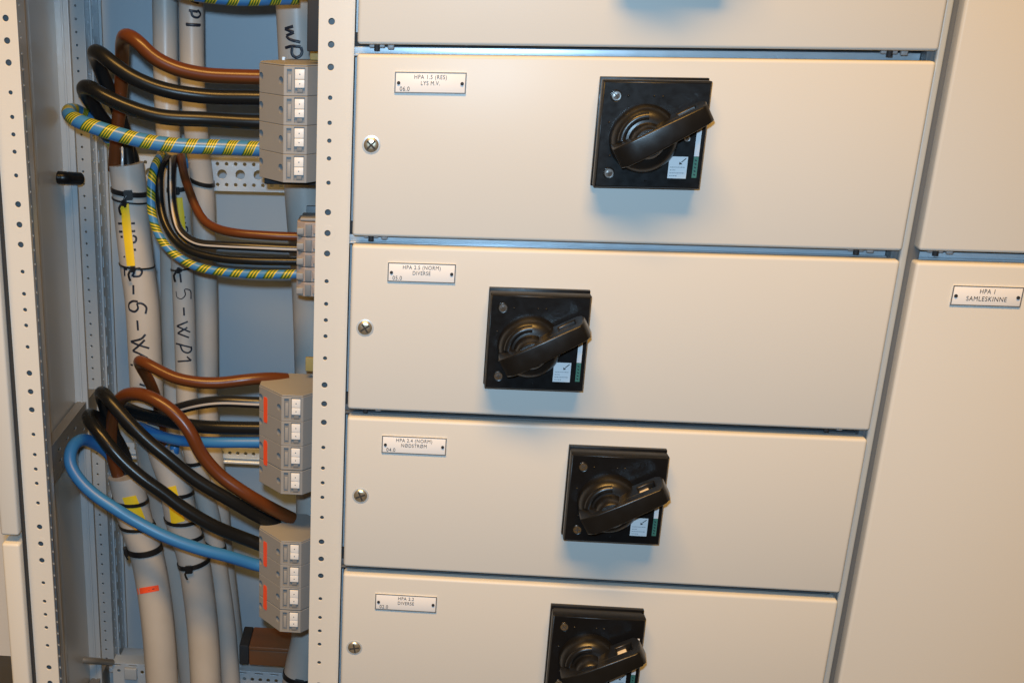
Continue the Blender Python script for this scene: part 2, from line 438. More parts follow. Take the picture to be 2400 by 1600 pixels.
# ================================================================ doors
def pozi(c, r, name, m, parent, dome=.0022):
    prof = [(r, 0), (r, .0004), (r * .93, .0012), (r * .75, dome * .8), (r * .45, dome * .97), (0, dome)]
    bm = lathe(prof, c, n=28)
    o = obj(name, bm, m, parent)
    return o
def cross_slot(c, r, h, m, parent, rot=.5):
    bm = bmesh.new()
    for a in (rot, rot + math.pi / 2):
        d = Vector((math.cos(a), 0, math.sin(a))); e = Vector((-math.sin(a), 0, math.cos(a)))
        q = [Vector(c) + d * s1 * r * .62 + e * s2 * r * .10 for s1, s2 in ((-1, -1), (1, -1), (1, 1), (-1, 1))]
        off_ = .0001 if a == rot else .0002
        lo = [bm.verts.new(p + Vector((0, -(h - .0012), 0))) for p in q]; hi = [bm.verts.new(p + Vector((0, -h - off_, 0))) for p in q]
        bm.faces.new(lo); bm.faces.new(hi[::-1])
        for i in range(4): bm.faces.new((lo[i], hi[i], hi[(i + 1) % 4], lo[(i + 1) % 4]))
    bmesh.ops.recalc_face_normals(bm, faces=bm.faces)
    return obj('cross_slot', bm, m, parent, smooth=False)
def door(z1, z0, x0, x1, label, plate=None, lock=None, hinges=(), group=None):
    t = thing('panel_door', label, 'panel door', ((x0 + x1) / 2, 0, z0), group)
    obj('door_leaf', box(x0, x1, 0, .0195, z0, z1, bev=.0036, seg=4), MT['paint'], t)
    if lock:
        c = Vector((lock[0], .0002, lock[1]))
        s = pozi(c, .0083, 'lock_screw', MT['brass'], t, .0026)
        obj('washer', lathe([(.0098, 0), (.0098, .0005), (.0085, .0008)], c, n=28), MT['galv'], s)
        cross_slot(c, .0095, .0027, MT['ink'], s, .9 + lock[1])
    for hx in hinges:
        b = box(hx - .010, hx + .006, .0135, .0185, z0 - .0040, z0 - .0003, bev=.0008)
        box(hx + .009, hx + .016, .0125, .0175, z0 - .0055, z0 - .0003, bev=.0015, bm=b)
        h = obj('hinge', b, MT['gasket'], t)
        obj('hinge_pin', lathe([(.0030, 0), (.0030, .0066)], (hx - .002, .013, z0 - .0002), axis=Vector((0, 0, -1)), n=14), MT['dark'], h)
    if plate:
        px, pz, lines, wide = plate
        W_, H_ = wide, .0215
        c = (px + W_ / 2, pz - H_ / 2)
        pl = obj('nameplate', box(px, px + W_, -.0016, -.0002, pz - H_, pz, bev=.00035, seg=2), MT['plate'], t, label='engraved white nameplate reading ' + ' '.join(lines).replace('.', ' ').replace('  ', ' '))
        # dark engraved border line: thin frame just proud of the plate
        fm = curve_mesh([[(px + .0001, pz - H_ + .0001), (px + W_ - .0001, pz - H_ + .0001), (px + W_ - .0001, pz - .0001), (px + .0001, pz - .0001)],
                         [(px + .0012, pz - H_ + .0012), (px + W_ - .0012, pz - H_ + .0012), (px + W_ - .0012, pz - .0012), (px + .0012, pz - .0012)]], .0012)
        fm.transform(front_map(-.0012))
        obj('plate_edge', fm, MT['edge'], pl)
        ms = []
        if len(lines) == 3:
            ms.append(text_mesh(lines[0], .0060, c[0], pz - .0070, -.0017, sx=.86))
            ms.append(text_mesh(lines[1], .0060, c[0], pz - .0132, -.0017, sx=.82))
            ms.append(text_mesh(lines[2], .0064, px + .0055, pz - .0193, -.0017, align='LEFT', sx=.86))
        else:
            ms.append(text_mesh(lines[0], .0070, c[0], pz - .0080, -.0017, sx=.80))
            ms.append(text_mesh(lines[1], .0070, c[0], pz - .0160, -.0017, sx=.84))
        obj('engraving', join_meshes(ms), MT['ink'], pl, smooth=False)
        for sx in (px + .0042, px + W_ - .0042):
            pozi((sx, -.0016, c[1] - .0005), .0018, 'plate_screw', MT['dark'], pl, .0009)
G = 'horizontal module doors'
door(0.200, 0.0098, 0, .575, 'top cream door, cut off by the upper edge of the photo', hinges=(.022, .535), group=G)
door(0.000, -.1902, 0, .575, 'cream door with nameplate reading HPA 1.5 (RES) LYS M.V.', (.0400, -.0167, ['HPA 1.5 (RES)', 'LYS M.V.', '06.0'], .0740), (.0176, -.0920), (.022, .535), G)
door(-.200, -.3902, 0, .575, 'cream door with nameplate reading HPA 2.5 (NORM) DIVERSE', (.0400, -.2175, ['HPA 2.5 (NORM)', 'DIVERSE', '05.0'], .0740), (.0170, -.2930), (.022, .535), G)
door(-.400, -.5902, 0, .575, 'cream door with nameplate reading HPA 2.4 (NORM) NØDSTRØM', (.0405, -.4195, ['HPA 2.4 (NORM)', 'NØDSTRØM', '04.0'], .0740), (.0178, -.4967), (), G)
door(-.600, -.7902, 0, .575, 'cream door with faint nameplate reading HPA 2.2 DIVERSE, lowest of the column', (.0395, -.6230, ['HPA 2.2', 'DIVERSE', '02.0'], .0740), (.0160, -.7000), (), G)
door(0.330, -.1893, .5915, 1.13, 'tall cream door at upper right without a nameplate', hinges=(.615,), group='right hand doors')
door(-.2014, ZB, .5915, 1.13, 'tall cream door at right with nameplate reading HPA 1 SAMLESKINNE', (.6318, -.2240, ['HPA 1', 'SAMLESKINNE'], .0705), None, (), 'right hand doors')

# ================================================================ rotary switches
def make_switch():
    t = thing('rotary_switch', 'x', 'rotary switch', (0, 0, 0), 'rotary switches on the doors')
    h = .054
    b = box(-h, h, -.0065, -.0002, -h - .001, h + .001, bev=.0006, seg=2)
    obj('back_plate', b, MT['black'], t)
    b = box(-h + .003, h - .003, -.0110, -.0066, -h + .002, h - .002)
    obj('gasket', b, MT['dark'], t)
    # tapered front body
    b = bmesh.new()
    prof = [(h - .0008, -.0111), (h - .0004, -.0245), (h - .0022, -.0270)]
    rings = []
    for hh, y in prof:
        rings.append([b.verts.new((sx * hh, y, sz * hh)) for sx, sz in ((-1, -1), (1, -1), (1, 1), (-1, 1))])
    for a, c in zip(rings, rings[1:]):
        for i in range(4): b.faces.new((a[i], a[(i + 1) % 4], c[(i + 1) % 4], c[i]))
    b.faces.new(rings[0][::-1]); b.faces.new(rings[-1])
    bmesh.ops.recalc_face_normals(b, faces=b.faces)
    bmesh.ops.bevel(b, geom=b.edges[:], offset=.0005, segments=2, affect='EDGES')
    body = obj('front_housing', b, MT['black'], t)
    y0 = -.0270
    for i, (x, z) in enumerate(((-.0395, .0385), (-.0395, -.0385), (.0345, -.0020))):
        r = .0048 if i < 2 else .0032
        obj('screw_well', lathe([(r + .0012, 0), (r + .0010, .0005), (r + .0002, .0001)], (x, y0 + .0001, z), n=24), MT['knob'], body)
        s = pozi((x, y0, z), r, 'screw', MT['chrome'], t, .0014)
        cross_slot((x, y0, z), r, .0015, MT['ink'], s, .7 + i)
    for x, z in ((-.0275, .0385), (-.002, .0385), (.0065, .0385), (-.002, -.0455), (-.044, .012), (-.040, -.021)):
        obj('pin_mark', lathe([(.0011, 0), (.0006, .0007), (0, .0009)], (x, y0 - .0001, z), n=12), MT['knob'], body)
    # rotating dial
    cx, cz = -.0085, -.0030
    dial = obj('dial', lathe([(.0342, 0), (.0342, .0030), (.0334, .0085), (.0318, .0130), (.0290, .0170), (.0250, .0196), (.0200, .0210), (.0120, .0218), (0, .0220)], (cx, y0, cz), n=56), MT['knob'], t)
    arc = [(cx + .0240 * math.cos(math.radians(a)), y0 - .0186, cz + .0240 * math.sin(math.radians(a))) for a in range(90, 188, 7)]
    obj('grip_ridge', tube(arc, .0042, n=16, smooth=1), MT['knob'], dial)
    # handle arm: side profile with a padlock slot, extruded across
    L0, L1 = -.0300, .0625; a = math.radians(29.5)
    outer = [(L0, .0040), (.030, .0040), (.0335, .0090), (L1 - .004, .0090), (L1, .0130), (L1 + .0015, .0200), (L1 - .0010, .0400), (L1 - .0055, .0440), (.010, .0440), (-.012, .0425), (L0 + .004, .0395), (L0 - .0015, .0340), (L0 - .001, .0150)]
    hole = [(.0365, .0150), (.0550, .0150), (.0562, .0165), (.0562, .0320), (.0550, .0335), (.0365, .0335), (.0353, .0320), (.0353, .0165)]
    me = curve_mesh([outer, hole], .0150, .0016)
    for v in me.vertices:                                  # wider towards the hub end
        k = min(1, max(0, (.050 - v.co.x) / .050)); v.co.z *= 1.0 + .24 * k
    # curve (u=length, v=height, w=across) -> local
    ca, sa = math.cos(a), math.sin(a)
    me.transform(Matrix(((ca, 0, sa, cx), (0, -1, 0, y0), (sa, 0, -ca, cz), (0, 0, 0, 1))))
    hd = obj('handle', me, MT['knob'], t)
    ib = bmesh.new()
    for u0, u1, v0, v1 in ((.0358, .0470, .0155, .0275),):
        box(u0, u1, v0, v1, -.0040, .0040, bev=.0008, bm=ib)
    for v in ib.verts:
        u_, v_, w_ = v.co; v.co = (ca * u_ + sa * w_ + cx, y0 - v_, sa * u_ - ca * w_ + cz)
    bmesh.ops.recalc_face_normals(ib, faces=ib.faces)
    obj('lock_insert', ib, MT['beige'], hd)
    # hub flare around the axis below the arm
    obj('handle_hub', lathe([(.0185, .019), (.0172, .0300), (.0160, .0355), (.0135, .0380), (0, .0385)], (cx, y0, cz), n=32), MT['knob'], dial)
    # labels
    st = obj('sticker', box(.0195, .0380, y0 - .0003, y0 - .0001, -.0425, -.0205), MT['sticker'], t, smooth=False)
    b = bmesh.new()
    def bar(p, q, wd, y):
        p = Vector((p[0], 0, p[1])); q = Vector((q[0], 0, q[1])); d = (q - p).normalized(); e = Vector((-d.z, 0, d.x)) * wd / 2
        vs = [b.verts.new(Vector((v.x, y, v.z))) for v in (p - e, q - e, q + e, p + e)]; b.faces.new(vs)
    yb = y0 - .00045
    bar((.0362, -.0222), (.0318, -.0262), .0009, yb)
    vs = [b.verts.new((x, yb - .00005, z)) for x, z in ((.0300, -.0255), (.0298, -.0285), (.0330, -.0280))]; b.faces.new(vs)
    obj('arrow', b, MT['ink'], st, smooth=False)
    b = bmesh.new(); rnd = random.Random(7)
    for z, x1 in ((-.0312, .0358), (-.0341, .0270), (-.0370, .0358), (-.0399, .0285)):
        x = .0212
        while x < x1:
            l = rnd.uniform(.0006, .0018); bar((x, z), (min(x + l, x1), z + rnd.uniform(-.0001, .0001)), .0008, yb); x += l + .0004
    obj('small_print', b, MT['gasket'], st, smooth=False)
    obj('white_strip', box(.0436, .0484, y0 - .0003, y0 - .0001, -.0200, .0285), MT['sticker'], t, smooth=False)
    g = obj('green_strip', box(.0436, .0484, y0 - .0003, y0 - .0001, -.0415, -.0203), MT['green'], t, smooth=False)
    b = bmesh.new()
    for k in range(5): bar((.0450, -.0235 - .0036 * k), (.0468, -.0245 - .0036 * k), .0011, yb)
    obj('strip_marks', b, MT['marker'], g, smooth=False)
    return t
sw0 = make_switch()
spots = [(.303, -.0735, 'black rotary switch on the door marked HPA 1.5 (RES), with shiny screws'),
         (.2053, -.2962, 'black rotary switch on the HPA 2.5 (NORM) DIVERSE door, left of the others'),
         (.3062, -.4755, 'black rotary switch on the door marked HPA 2.4 (NORM) NØDSTRØM'),
         (.3022, -.6780, 'black rotary switch on the lowest door, cut off by the lower edge of the photo'),
         (.3100, .1300, 'black rotary switch on the topmost door, seen only by the shadow it casts')]
for i, (x, z, lb) in enumerate(spots):
    s = sw0 if i == 0 else copy_tree(sw0)
    s.location = (x, 0, z); s['label'] = lb

# ================================================================ grey sheathed cables
TREES = {}
def cable(name, P, r, m, label, cat, group=None, fixed=False, n=24, step=.005, keep=None, parent=None):
    pts = [pt(*p) for p in P]
    bm = tube(pts, r, n=n, step=step, fixed=fixed)
    if keep:
        TREES[keep] = (BVHTree.FromBMesh(bm), smooth_pts(catmull(pts, step), 4), r)
    o = obj(name, bm, m)
    tag(o, label, cat, group)
    return o
GS = 'grey sheathed cables'
def R(px_width, Y): return px_width / 2 / (F / (Y + 1.389)) / 1.03
g1 = cable('power_cable', [(296, 384, .245), (302, 430, .245), (308, 500, .245), (321, 620, .245), (332, 700, .245), (341, 860, .245), (346, 960, .25), (356, 1060, .28), (385, 1200, .32), (430, 1400, .33), (460, 1640, .33)], R(86, .245), MT['sheath'],
           'thick grey cable handwritten with 6 and W, held by ties with a long yellow strip', 'power cable', GS, fixed=True, keep='g1')
tb = cable('power_cable', [(418, 380, .310), (420, 470, .310), (426, 600, .31), (430, 700, .31), (436, 860, .31), (441, 980, .31), (462, 1096, .31), (496, 1229, .31), (512, 1344, .31), (528, 1459, .31), (542, 1620, .31)], R(55, .31), MT['sheath'],
           'grey cable handwritten -5-WP1 in the middle of the compartment', 'power cable', GS, fixed=True, keep='t')
g2 = cable('power_cable', [(385, -60, .355), (387, 60, .350), (389, 200, .345), (395, 330, .340), (401, 450, .338), (403, 600, .345), (406, 800, .35), (415, 980, .35), (440, 1120, .36), (470, 1300, .37), (500, 1620, .37)], R(59, .35), MT['sheath'],
           'plain grey cable at the back, left of the one handwritten WP1 near the top', 'power cable', GS, fixed=True, keep='g2')
g3 = cable('power_cable', [(448, -60, .330), (449, 60, .330), (452, 200, .330), (462, 330, .335), (475, 450, .345), (480, 600, .345), (483, 700, .345), (485, 860, .345), (487, 980, .345), (505, 1130, .35), (522, 1300, .355), (545, 1500, .36), (560, 1640, .36)], R(58, .335), MT['sheath'],
           'grey cable handwritten WP1 near the top, right one of the rear pair', 'power cable', GS, fixed=True, keep='g3')
g4 = cable('power_cable', [(293, 1112, .215), (299, 1140, .215), (318, 1220, .215), (344, 1300, .215), (362, 1400, .215), (373, 1500, .215), (382, 1640, .215)], R(91, .215), MT['sheath'],
           'thick grey cable at lower left carrying a small orange sticker', 'power cable', GS, fixed=True, keep='g4')
g5 = cable('power_cable', [(383, 1050, .250), (392, 1080, .250), (406, 1115, .250), (428, 1229, .250), (451, 1300, .250), (467, 1400, .25), (477, 1500, .25), (484, 1640, .25)], R(87, .25), MT['sheath'],
           'thick grey cable at the bottom, right beside the one with the orange sticker', 'power cable', GS, fixed=True, keep='g5')
rr_ = cable('power_cable', [(690, -60, .29), (693, 0, .29), (700, 150, .29), (706, 300, .29), (712, 450, .29), (726, 640, .29), (731, 760, .29), (734, 900, .29), (736, 1100, .29), (733, 1300, .29), (728, 1440, .285), (722, 1500, .285), (708, 1560, .285), (695, 1640, .285)], R(94, .29), MT['sheath'],
           'grey cable running behind the terminal blocks at right, handwritten WP at the top', 'power cable', GS, fixed=True, keep='r')

# marker-pen writing on the sheaths: short strokes laid on the cable surface
def strokes(key, parent, S, wd=.0015, org=(0, 0), sc_=2.904):
    tree, _, _ = TREES[key]
    for s in S:
        bm = bmesh.new(); pts = []
        P = [Vector((org[0] + x / sc_, org[1] + y / sc_, 0)) for x, y in s]
        dense = catmull(P, 1.5) if len(P) > 2 else [P[0].lerp(P[1], k / 6) for k in range(7)]
        for p in dense:
            d = (RR * ((p.x - CX) / F) + RD * ((p.y - CY) / F) + RF).normalized()
            hit = tree.ray_cast(CP, d)
            if hit[0] is not None: pts.append(hit[0] + hit[1] * .00005)
        if len(pts) >= 2: merge(bm, tube([tuple(q) for q in pts], wd, n=8, step=.5, smooth=0, flat=.3))
        if len(bm.verts) == 0: bm.free(); continue
        obj('pen_stroke', bm, MT['marker'], parent)
Z2 = dict(org=(0, 500))
strokes('g1', g1, [[(908, 488), (909, 550)], [(938, 600), (905, 597), (880, 615), (882, 652), (915, 668), (938, 648), (932, 612)], [(932, 612), (962, 612), (995, 640), (990, 682)],
                   [(935, 728), (940, 795)], [(990, 822), (962, 852), (892, 872)], [(892, 872), (930, 890), (1015, 918)], [(985, 860), (945, 900), (905, 935)], [(905, 935), (950, 955), (1005, 985)],
                   [(890, 1030), (905, 1032)], [(950, 1160), (985, 1172)], [(895, 1195), (985, 1197)],
                   [(805, 70), (832, 70)], [(812, 125), (834, 125)], [(822, 160), (836, 160)], [(893, 68), (918, 68)], [(895, 122), (920, 120)], [(905, 150), (925, 165), (922, 190), (905, 200)], [(915, 240), (921, 255)], [(845, 290), (850, 298)],
                   [(842, 378), (865, 382)], [(850, 382), (852, 425)], [(900, 385), (950, 375), (966, 398), (950, 425), (905, 430)], [(890, 385), (912, 400), (900, 428)]], **Z2)
strokes('t', tb, [[(1215, 368), (1236, 385), (1220, 402), (1206, 385), (1215, 368)], [(1226, 410), (1232, 470)], [(1298, 582), (1292, 525), (1258, 518), (1262, 555), (1235, 582), (1205, 570), (1198, 530)], [(1250, 640), (1253, 695)],
                  [(1278, 735), (1205, 767)], [(1205, 767), (1293, 808)], [(1275, 775), (1210, 815)], [(1210, 815), (1285, 845)], [(1198, 885), (1300, 912)], [(1225, 890), (1245, 935), (1280, 948), (1302, 930), (1300, 905)],
                  [(1210, 1008), (1300, 1000)], [(1300, 1000), (1272, 975)],
                  [(1238, 28), (1262, 28)], [(1240, 60), (1265, 68)], [(1240, 90), (1270, 95), (1275, 125), (1255, 135)]], wd=.0013, **Z2)
strokes('g3', g3, [[(1300, 5), (1352, 25)], [(1285, 72), (1345, 82)], [(1300, 75), (1312, 112), (1345, 122), (1365, 100), (1345, 68)], [(1265, 165), (1365, 172)], [(1268, 170), (1360, 176)]], wd=.0017)
strokes('r', rr_, [[(1615, 405), (1490, 445)], [(1490, 445), (1625, 500)], [(1625, 500), (1512, 552)], [(1512, 552), (1560, 600), (1725, 650)], [(1495, 738), (1590, 712), (1730, 722)], [(1600, 720), (1600, 830), (1650, 878), (1720, 860), (1748, 800), (1730, 722)], [(1620, 942), (1642, 966)]], wd=.0019, org=(440, 0), sc_=6.534)

# ================================================================ conductors
GC = 'single conductors running to the terminals'
def cond(P, w_px, Yw, m, label, name='conductor', fixed=False, step=.004, n=20):
    return cable(name, P, R(w_px, Yw), m, label, 'conductor', GC, fixed=fixed, step=step, n=n)
S1 = .245
cond([(268, 400, S1), (271, 350, .24), (277, 290, .235), (284, 200, .23), (286, 140, .215), (287, 100, .195), (296, 84, .168), (320, 96, .155), (361, 135, .15), (413, 161, .15), (482, 176, .15), (551, 180, .15), (640, 182, .15)], 35, .15, MT['brown'],
     'thick brown conductor, topmost of the upper bundle, bending over into the uppermost terminal')
cond([(303, 400, S1), (297, 350, .245), (290, 300, .242), (268, 240, .235), (246, 190, .220), (228, 145, .205), (221, 122, .180), (236, 126, .160), (262, 148, .15), (310, 181, .145), (379, 209, .145), (482, 226, .15), (585, 229, .15), (640, 230, .15)], 36, .15, MT['blackc'],
     'thick black conductor just below the topmost brown one')
cond([(312, 400, S1 + .01), (308, 360, .255), (288, 330, .252), (250, 292, .240), (220, 250, .220), (200, 220, .200), (196, 205, .178), (214, 207, .158), (241, 224, .15), (310, 255, .145), (379, 274, .145), (482, 280, .15), (585, 286, .15), (640, 287, .15)], 36, .15, MT['blackc'],
     'thick black conductor, the lower of the two in the upper bundle')
cond([(300, 402, S1 + .02), (292, 370, .265), (262, 330, .255), (222, 290, .235), (180, 262, .205), (160, 262, .175), (172, 278, .155), (207, 293, .145), (275, 315, .14), (344, 332, .14), (413, 341, .142), (516, 345, .15), (585, 348, .15), (640, 350, .15)], 36, .15, MT['earth'],
     'thick blue conductor with green and yellow bands at the bottom of the upper bundle', name='earth_conductor')
cond([(286, 402, .232), (287, 380, .228), (287, 350, .235), (284, 330, .245)], 7, .22, MT['galv'], 'thin bare grey wire at the mouth of the upper left sheath')
# second group
S2 = .31
cond([(395, 388, .30), (386, 366, .275), (373, 371, .240), (361, 394, .215), (355, 425, .205), (354, 460, .20), (355, 494, .195), (362, 526, .19), (374, 555, .185), (389, 577, .18), (409, 596, .175), (433, 612, .17), (463, 626, .165), (516, 636, .16), (585, 642, .155), (654, 643, .15), (735, 641, .15)], 22, .18, MT['earths'],
     'thinner blue conductor with green and yellow bands curving to the small terminal row', name='earth_conductor', fixed=True)
cond([(412, 388, .305), (396, 372, .28), (380, 385, .235), (373, 417, .215), (375, 475, .205), (383, 513, .195), (398, 545, .185), (421, 573, .175), (450, 590, .165), (516, 606, .155), (585, 611, .15), (689, 613, .15), (735, 613, .15)], 21, .18, MT['blackc'],
     'thin black conductor between the white-striped one and the banded one')
cond([(420, 388, .305), (410, 372, .275), (402, 398, .225), (402, 456, .205), (406, 494, .195), (416, 532, .185), (433, 553, .175), (460, 569, .165), (520, 575, .155), (585, 578, .15), (692, 583, .15), (735, 583, .15)], 21, .18, MT['bw'],
     'thin black conductor with a white stripe leading to the small terminal row', fixed=True)
cond([(428, 388, .305), (424, 365, .275), (431, 408, .225), (442, 442, .205), (459, 486, .19), (480, 519, .175), (509, 536, .165), (551, 546, .155), (620, 552, .15), (692, 555, .15), (735, 555, .15)], 22, .18, MT['brown'],
     'thin brown conductor leading to the top of the small terminal row')
cond([(436, 392, .30), (437, 378, .295), (430, 364, .29), (424, 350, .30)], 13, .3, MT['blue'], 'short blue conductor stub at the mouth of the middle sheath')
# third group -> middle block
cond([(378, 1068, .262), (380, 1020, .258), (372, 960, .235), (362, 922, .215), (350, 893, .203), (334, 865, .195), (325, 848, .182), (335, 848, .165), (379, 871, .155), (413, 886, .15), (465, 896, .148), (516, 897, .15), (585, 889, .155), (637, 886, .165), (672, 888, .175)], 31, .15, MT['brown'],
     'thick brown conductor entering the middle terminal block at its top')
cond([(350, 1065, .27), (330, 1010, .27), (335, 985, .25), (372, 972, .215), (420, 957, .18), (465, 946, .16), (516, 940, .15), (603, 943, .148), (640, 944, .15)], 30, .15, MT['bw'],
     'thick black conductor with a white stripe entering the middle terminal block', fixed=True)
cond([(390, 1066, .26), (340, 1030, .262), (290, 985, .255), (285, 958, .235), (300, 958, .212), (327, 969, .195), (379, 982, .18), (430, 994, .165), (482, 1000, .155), (603, 1003, .15), (640, 1003, .15)], 35, .16, MT['blackc'],
     'thick black conductor just above the blue one going to the middle terminal block')
cond([(408, 1066, .26), (380, 1040, .262), (335, 1010, .25), (325, 998, .24), (344, 1007, .215), (382, 1023, .195), (421, 1032, .175), (497, 1036, .155), (604, 1036, .15), (640, 1036, .15)], 29, .16, MT['blue'],
     'thick blue conductor entering the middle terminal block')
cond([(408, 1072, .25), (409, 1050, .24), (412, 1032, .25)], 26, .24, MT['blue'], 'short blue conductor end at the mouth of the right lower sheath')
# fourth group -> lower block
cond([(285, 1135, .215), (271, 1095, .215), (260, 1040, .215), (262, 985, .208), (274, 945, .195), (296, 925, .178), (324, 923, .165), (355, 932, .155), (396, 957, .148), (430, 990, .143), (450, 1020, .14), (471, 1062, .14), (513, 1111, .14), (574, 1155, .14), (631, 1188, .15), (685, 1215, .165)], 36, .14, MT['brown'],
     'thick brown conductor arching high and sloping down to the lower terminal block')
cond([(296, 1135, .22), (292, 1100, .222), (276, 1045, .222), (258, 990, .215), (243, 945, .200), (236, 920, .178), (247, 925, .158), (263, 945, .148), (294, 981, .14), (324, 1012, .135), (355, 1041, .132), (386, 1066, .13), (459, 1124, .13), (535, 1169, .135), (612, 1213, .15), (650, 1232, .16)], 36, .14, MT['blackc'],
     'thick black conductor, upper of the two sloping to the lower terminal block')
cond([(303, 1135, .225), (300, 1095, .228), (282, 1045, .228), (252, 1000, .215), (222, 975, .195), (206, 974, .170), (215, 992, .150), (233, 1014, .14), (259, 1048, .132), (294, 1086, .128), (335, 1121, .125), (386, 1157, .125), (421, 1184, .125), (497, 1230, .13), (604, 1273, .15), (640, 1288, .15)], 37, .13, MT['blackc'],
     'thick black conductor, lower of the two sloping to the lower terminal block')
cond([(292, 1138, .235), (286, 1105, .240), (258, 1066, .235), (225, 1040, .215), (190, 1030, .185), (168, 1050, .160), (164, 1085, .142), (186, 1124, .132), (222, 1159, .125), (273, 1193, .12), (306, 1214, .12), (382, 1254, .12), (459, 1283, .125), (535, 1303, .135), (604, 1324, .15), (640, 1332, .15)], 34, .13, MT['blue'],
     'thick blue conductor making the widest loop to the lowest terminal')
# previous row above, cut by the photo's top edge
cond([(380, -40, .20), (430, -20, .165), (480, -12, .15), (560, -4, .15), (640, -6, .15), (700, -8, .15)], 36, .15, MT['earth'],
     'blue conductor with green and yellow bands at the very top edge of the photo', name='earth_conductor')

# ================================================================ terminal blocks
TP = .0325
def apply_bool(o, cutter):
    md = o.modifiers.new('b', 'BOOLEAN'); md.operation = 'DIFFERENCE'; md.solver = 'EXACT'; md.object = cutter
    dg = bpy.context.evaluated_depsgraph_get(); dg.update()
    me = bpy.data.meshes.new_from_object(o.evaluated_get(dg))
    o.modifiers.clear(); old = o.data; o.data = me; bpy.data.meshes.remove(old)
    bpy.data.objects.remove(cutter)
def make_terminal():
    """one module, local origin at the front left corner of its lower edge; x right, y in, z up"""
    t = thing('terminal', 'x', 'x'); del t['label']; del t['category']
    P = [(0, 0), (.0270, 0), (.0600, .038), (.0600, .052), (.0270, .090), (0, .090), (-.0325, .054), (-.0325, .038)]
    bd = obj('terminal_body', prism(P, .0002, TP - .0002, bev=.00045), [MT['term'], MT['termin']], t, smooth=False)
    ct = bmesh.new()
    box(.0035, .0092, -.001, .0022, .0035, TP - .0030, bm=ct)
    box(.0122, .0242, -.001, .0022, .0030, TP - .0015, bm=ct)
    # screw holes in the slanted face
    nrm = Vector((-.038, -.0325, 0)).normalized()
    for f in (.11, .93):
        c = Vector((-.0325 * f, .038 * f, TP * .56)) if f > .5 else Vector((-.0325 * f, .038 * f, TP * .50))
        merge(ct, lathe([(.0047, 0), (.0047, .007)], c - nrm * .004, axis=nrm, n=20))
    me = bpy.data.meshes.new('cut'); ct.to_mesh(me); ct.free(); me.materials.append(MT['termin'])
    co = bpy.data.objects.new('cut', me); col.objects.link(co)
    apply_bool(bd, co)
    for z0, z1 in ((TP * .56 + .0003, TP * .90), (TP * .28, TP * .56 - .0003)):
        b = box(.0128, .0236, -.0006, .0018, z0, z1, bev=.0003)
        merge(b, lathe([(.0007, 0), (.0007, .0003)], (.0182, -.0006, (z0 + z1) / 2), n=10))
        b.faces.ensure_lookup_table()
        for f in b.faces:
            c = f.calc_center_median()
            if c.y < -.00061 and abs(c.x - .0182) < .0008: f.material_index = 1
        obj('marker_tag', b, [MT['white'], MT['edge']], t)
    obj('foot_latch', box(.0155, .0215, .0002, .0019, .0036, TP * .24, bev=.0003), MT['termin'], t)
    obj('window_insert', box(.0045, .0085, .0008, .0020, TP * .20, TP * .72, bev=.0003), MT['term'], t)
    return t
term0 = make_terminal()
used = []
def term_block(x, y, ztop, n, label, dark_after=(), marks=()):
    t = thing('terminal_block', label, 'terminal block', (x, y, ztop - n * TP - .001), 'grey terminal blocks')
    for i in range(n):
        c = term0 if not used else copy_tree(term0)
        used.append(1); c.parent = t
        dz = .0009 * sum(1 for k in dark_after if i < n - k)
        c.location = (0, 0, i * TP + .001 - dz)
    # end plate on top with hex screw heads, and the foot clipped on the rail
    P = [(0.0006, .0006), (.0264, .0006), (.0594, .0385), (.0594, .0515), (.0265, .0892), (.0005, .0892), (-.0318, .0535), (-.0318, .0385)]
    obj('end_plate', prism([(x + a, y + b_) for a, b_ in P], ztop + .0002, ztop + .0016, bev=.0004), MT['term'], t, smooth=False)
    obj('screw', lathe([(.0030, 0), (.0030, .0030), (.0022, .0038), (0, .0039)], (x - .008, y + .074, ztop + .0016), axis=Vector((0, 0, 1)), n=6), MT['galv'], t)
    obj('screw', lathe([(.0034, 0), (.0034, .0040), (.0026, .005), (0, .0051)], (x + .036, y + .070, ztop + .0016), axis=Vector((0, 0, 1)), n=14), MT['galv'], t)
    zb_ = ztop - n * TP
    obj('base_foot', prism([(x + a, y + b_) for a, b_ in [(-.029, .056), (.0560, .056), (.0265, .086), (0, .086)]], zb_ - .0115, zb_ - .0004, bev=.001), MT['dark'], t)
    return t
XB = -.1016 + .0145
b1 = term_block(XB, .10, -.0205, 4, 'upper grey terminal block where the two black conductors end')
b2 = term_block(XB, .10, -.4115, 4, 'middle grey terminal block with two orange marks, receiving a blue and a white-striped conductor', dark_after=(3,))
b3 = term_block(XB, .10, -.6095, 4, 'lowest grey terminal block with two orange marks', dark_after=(3,))
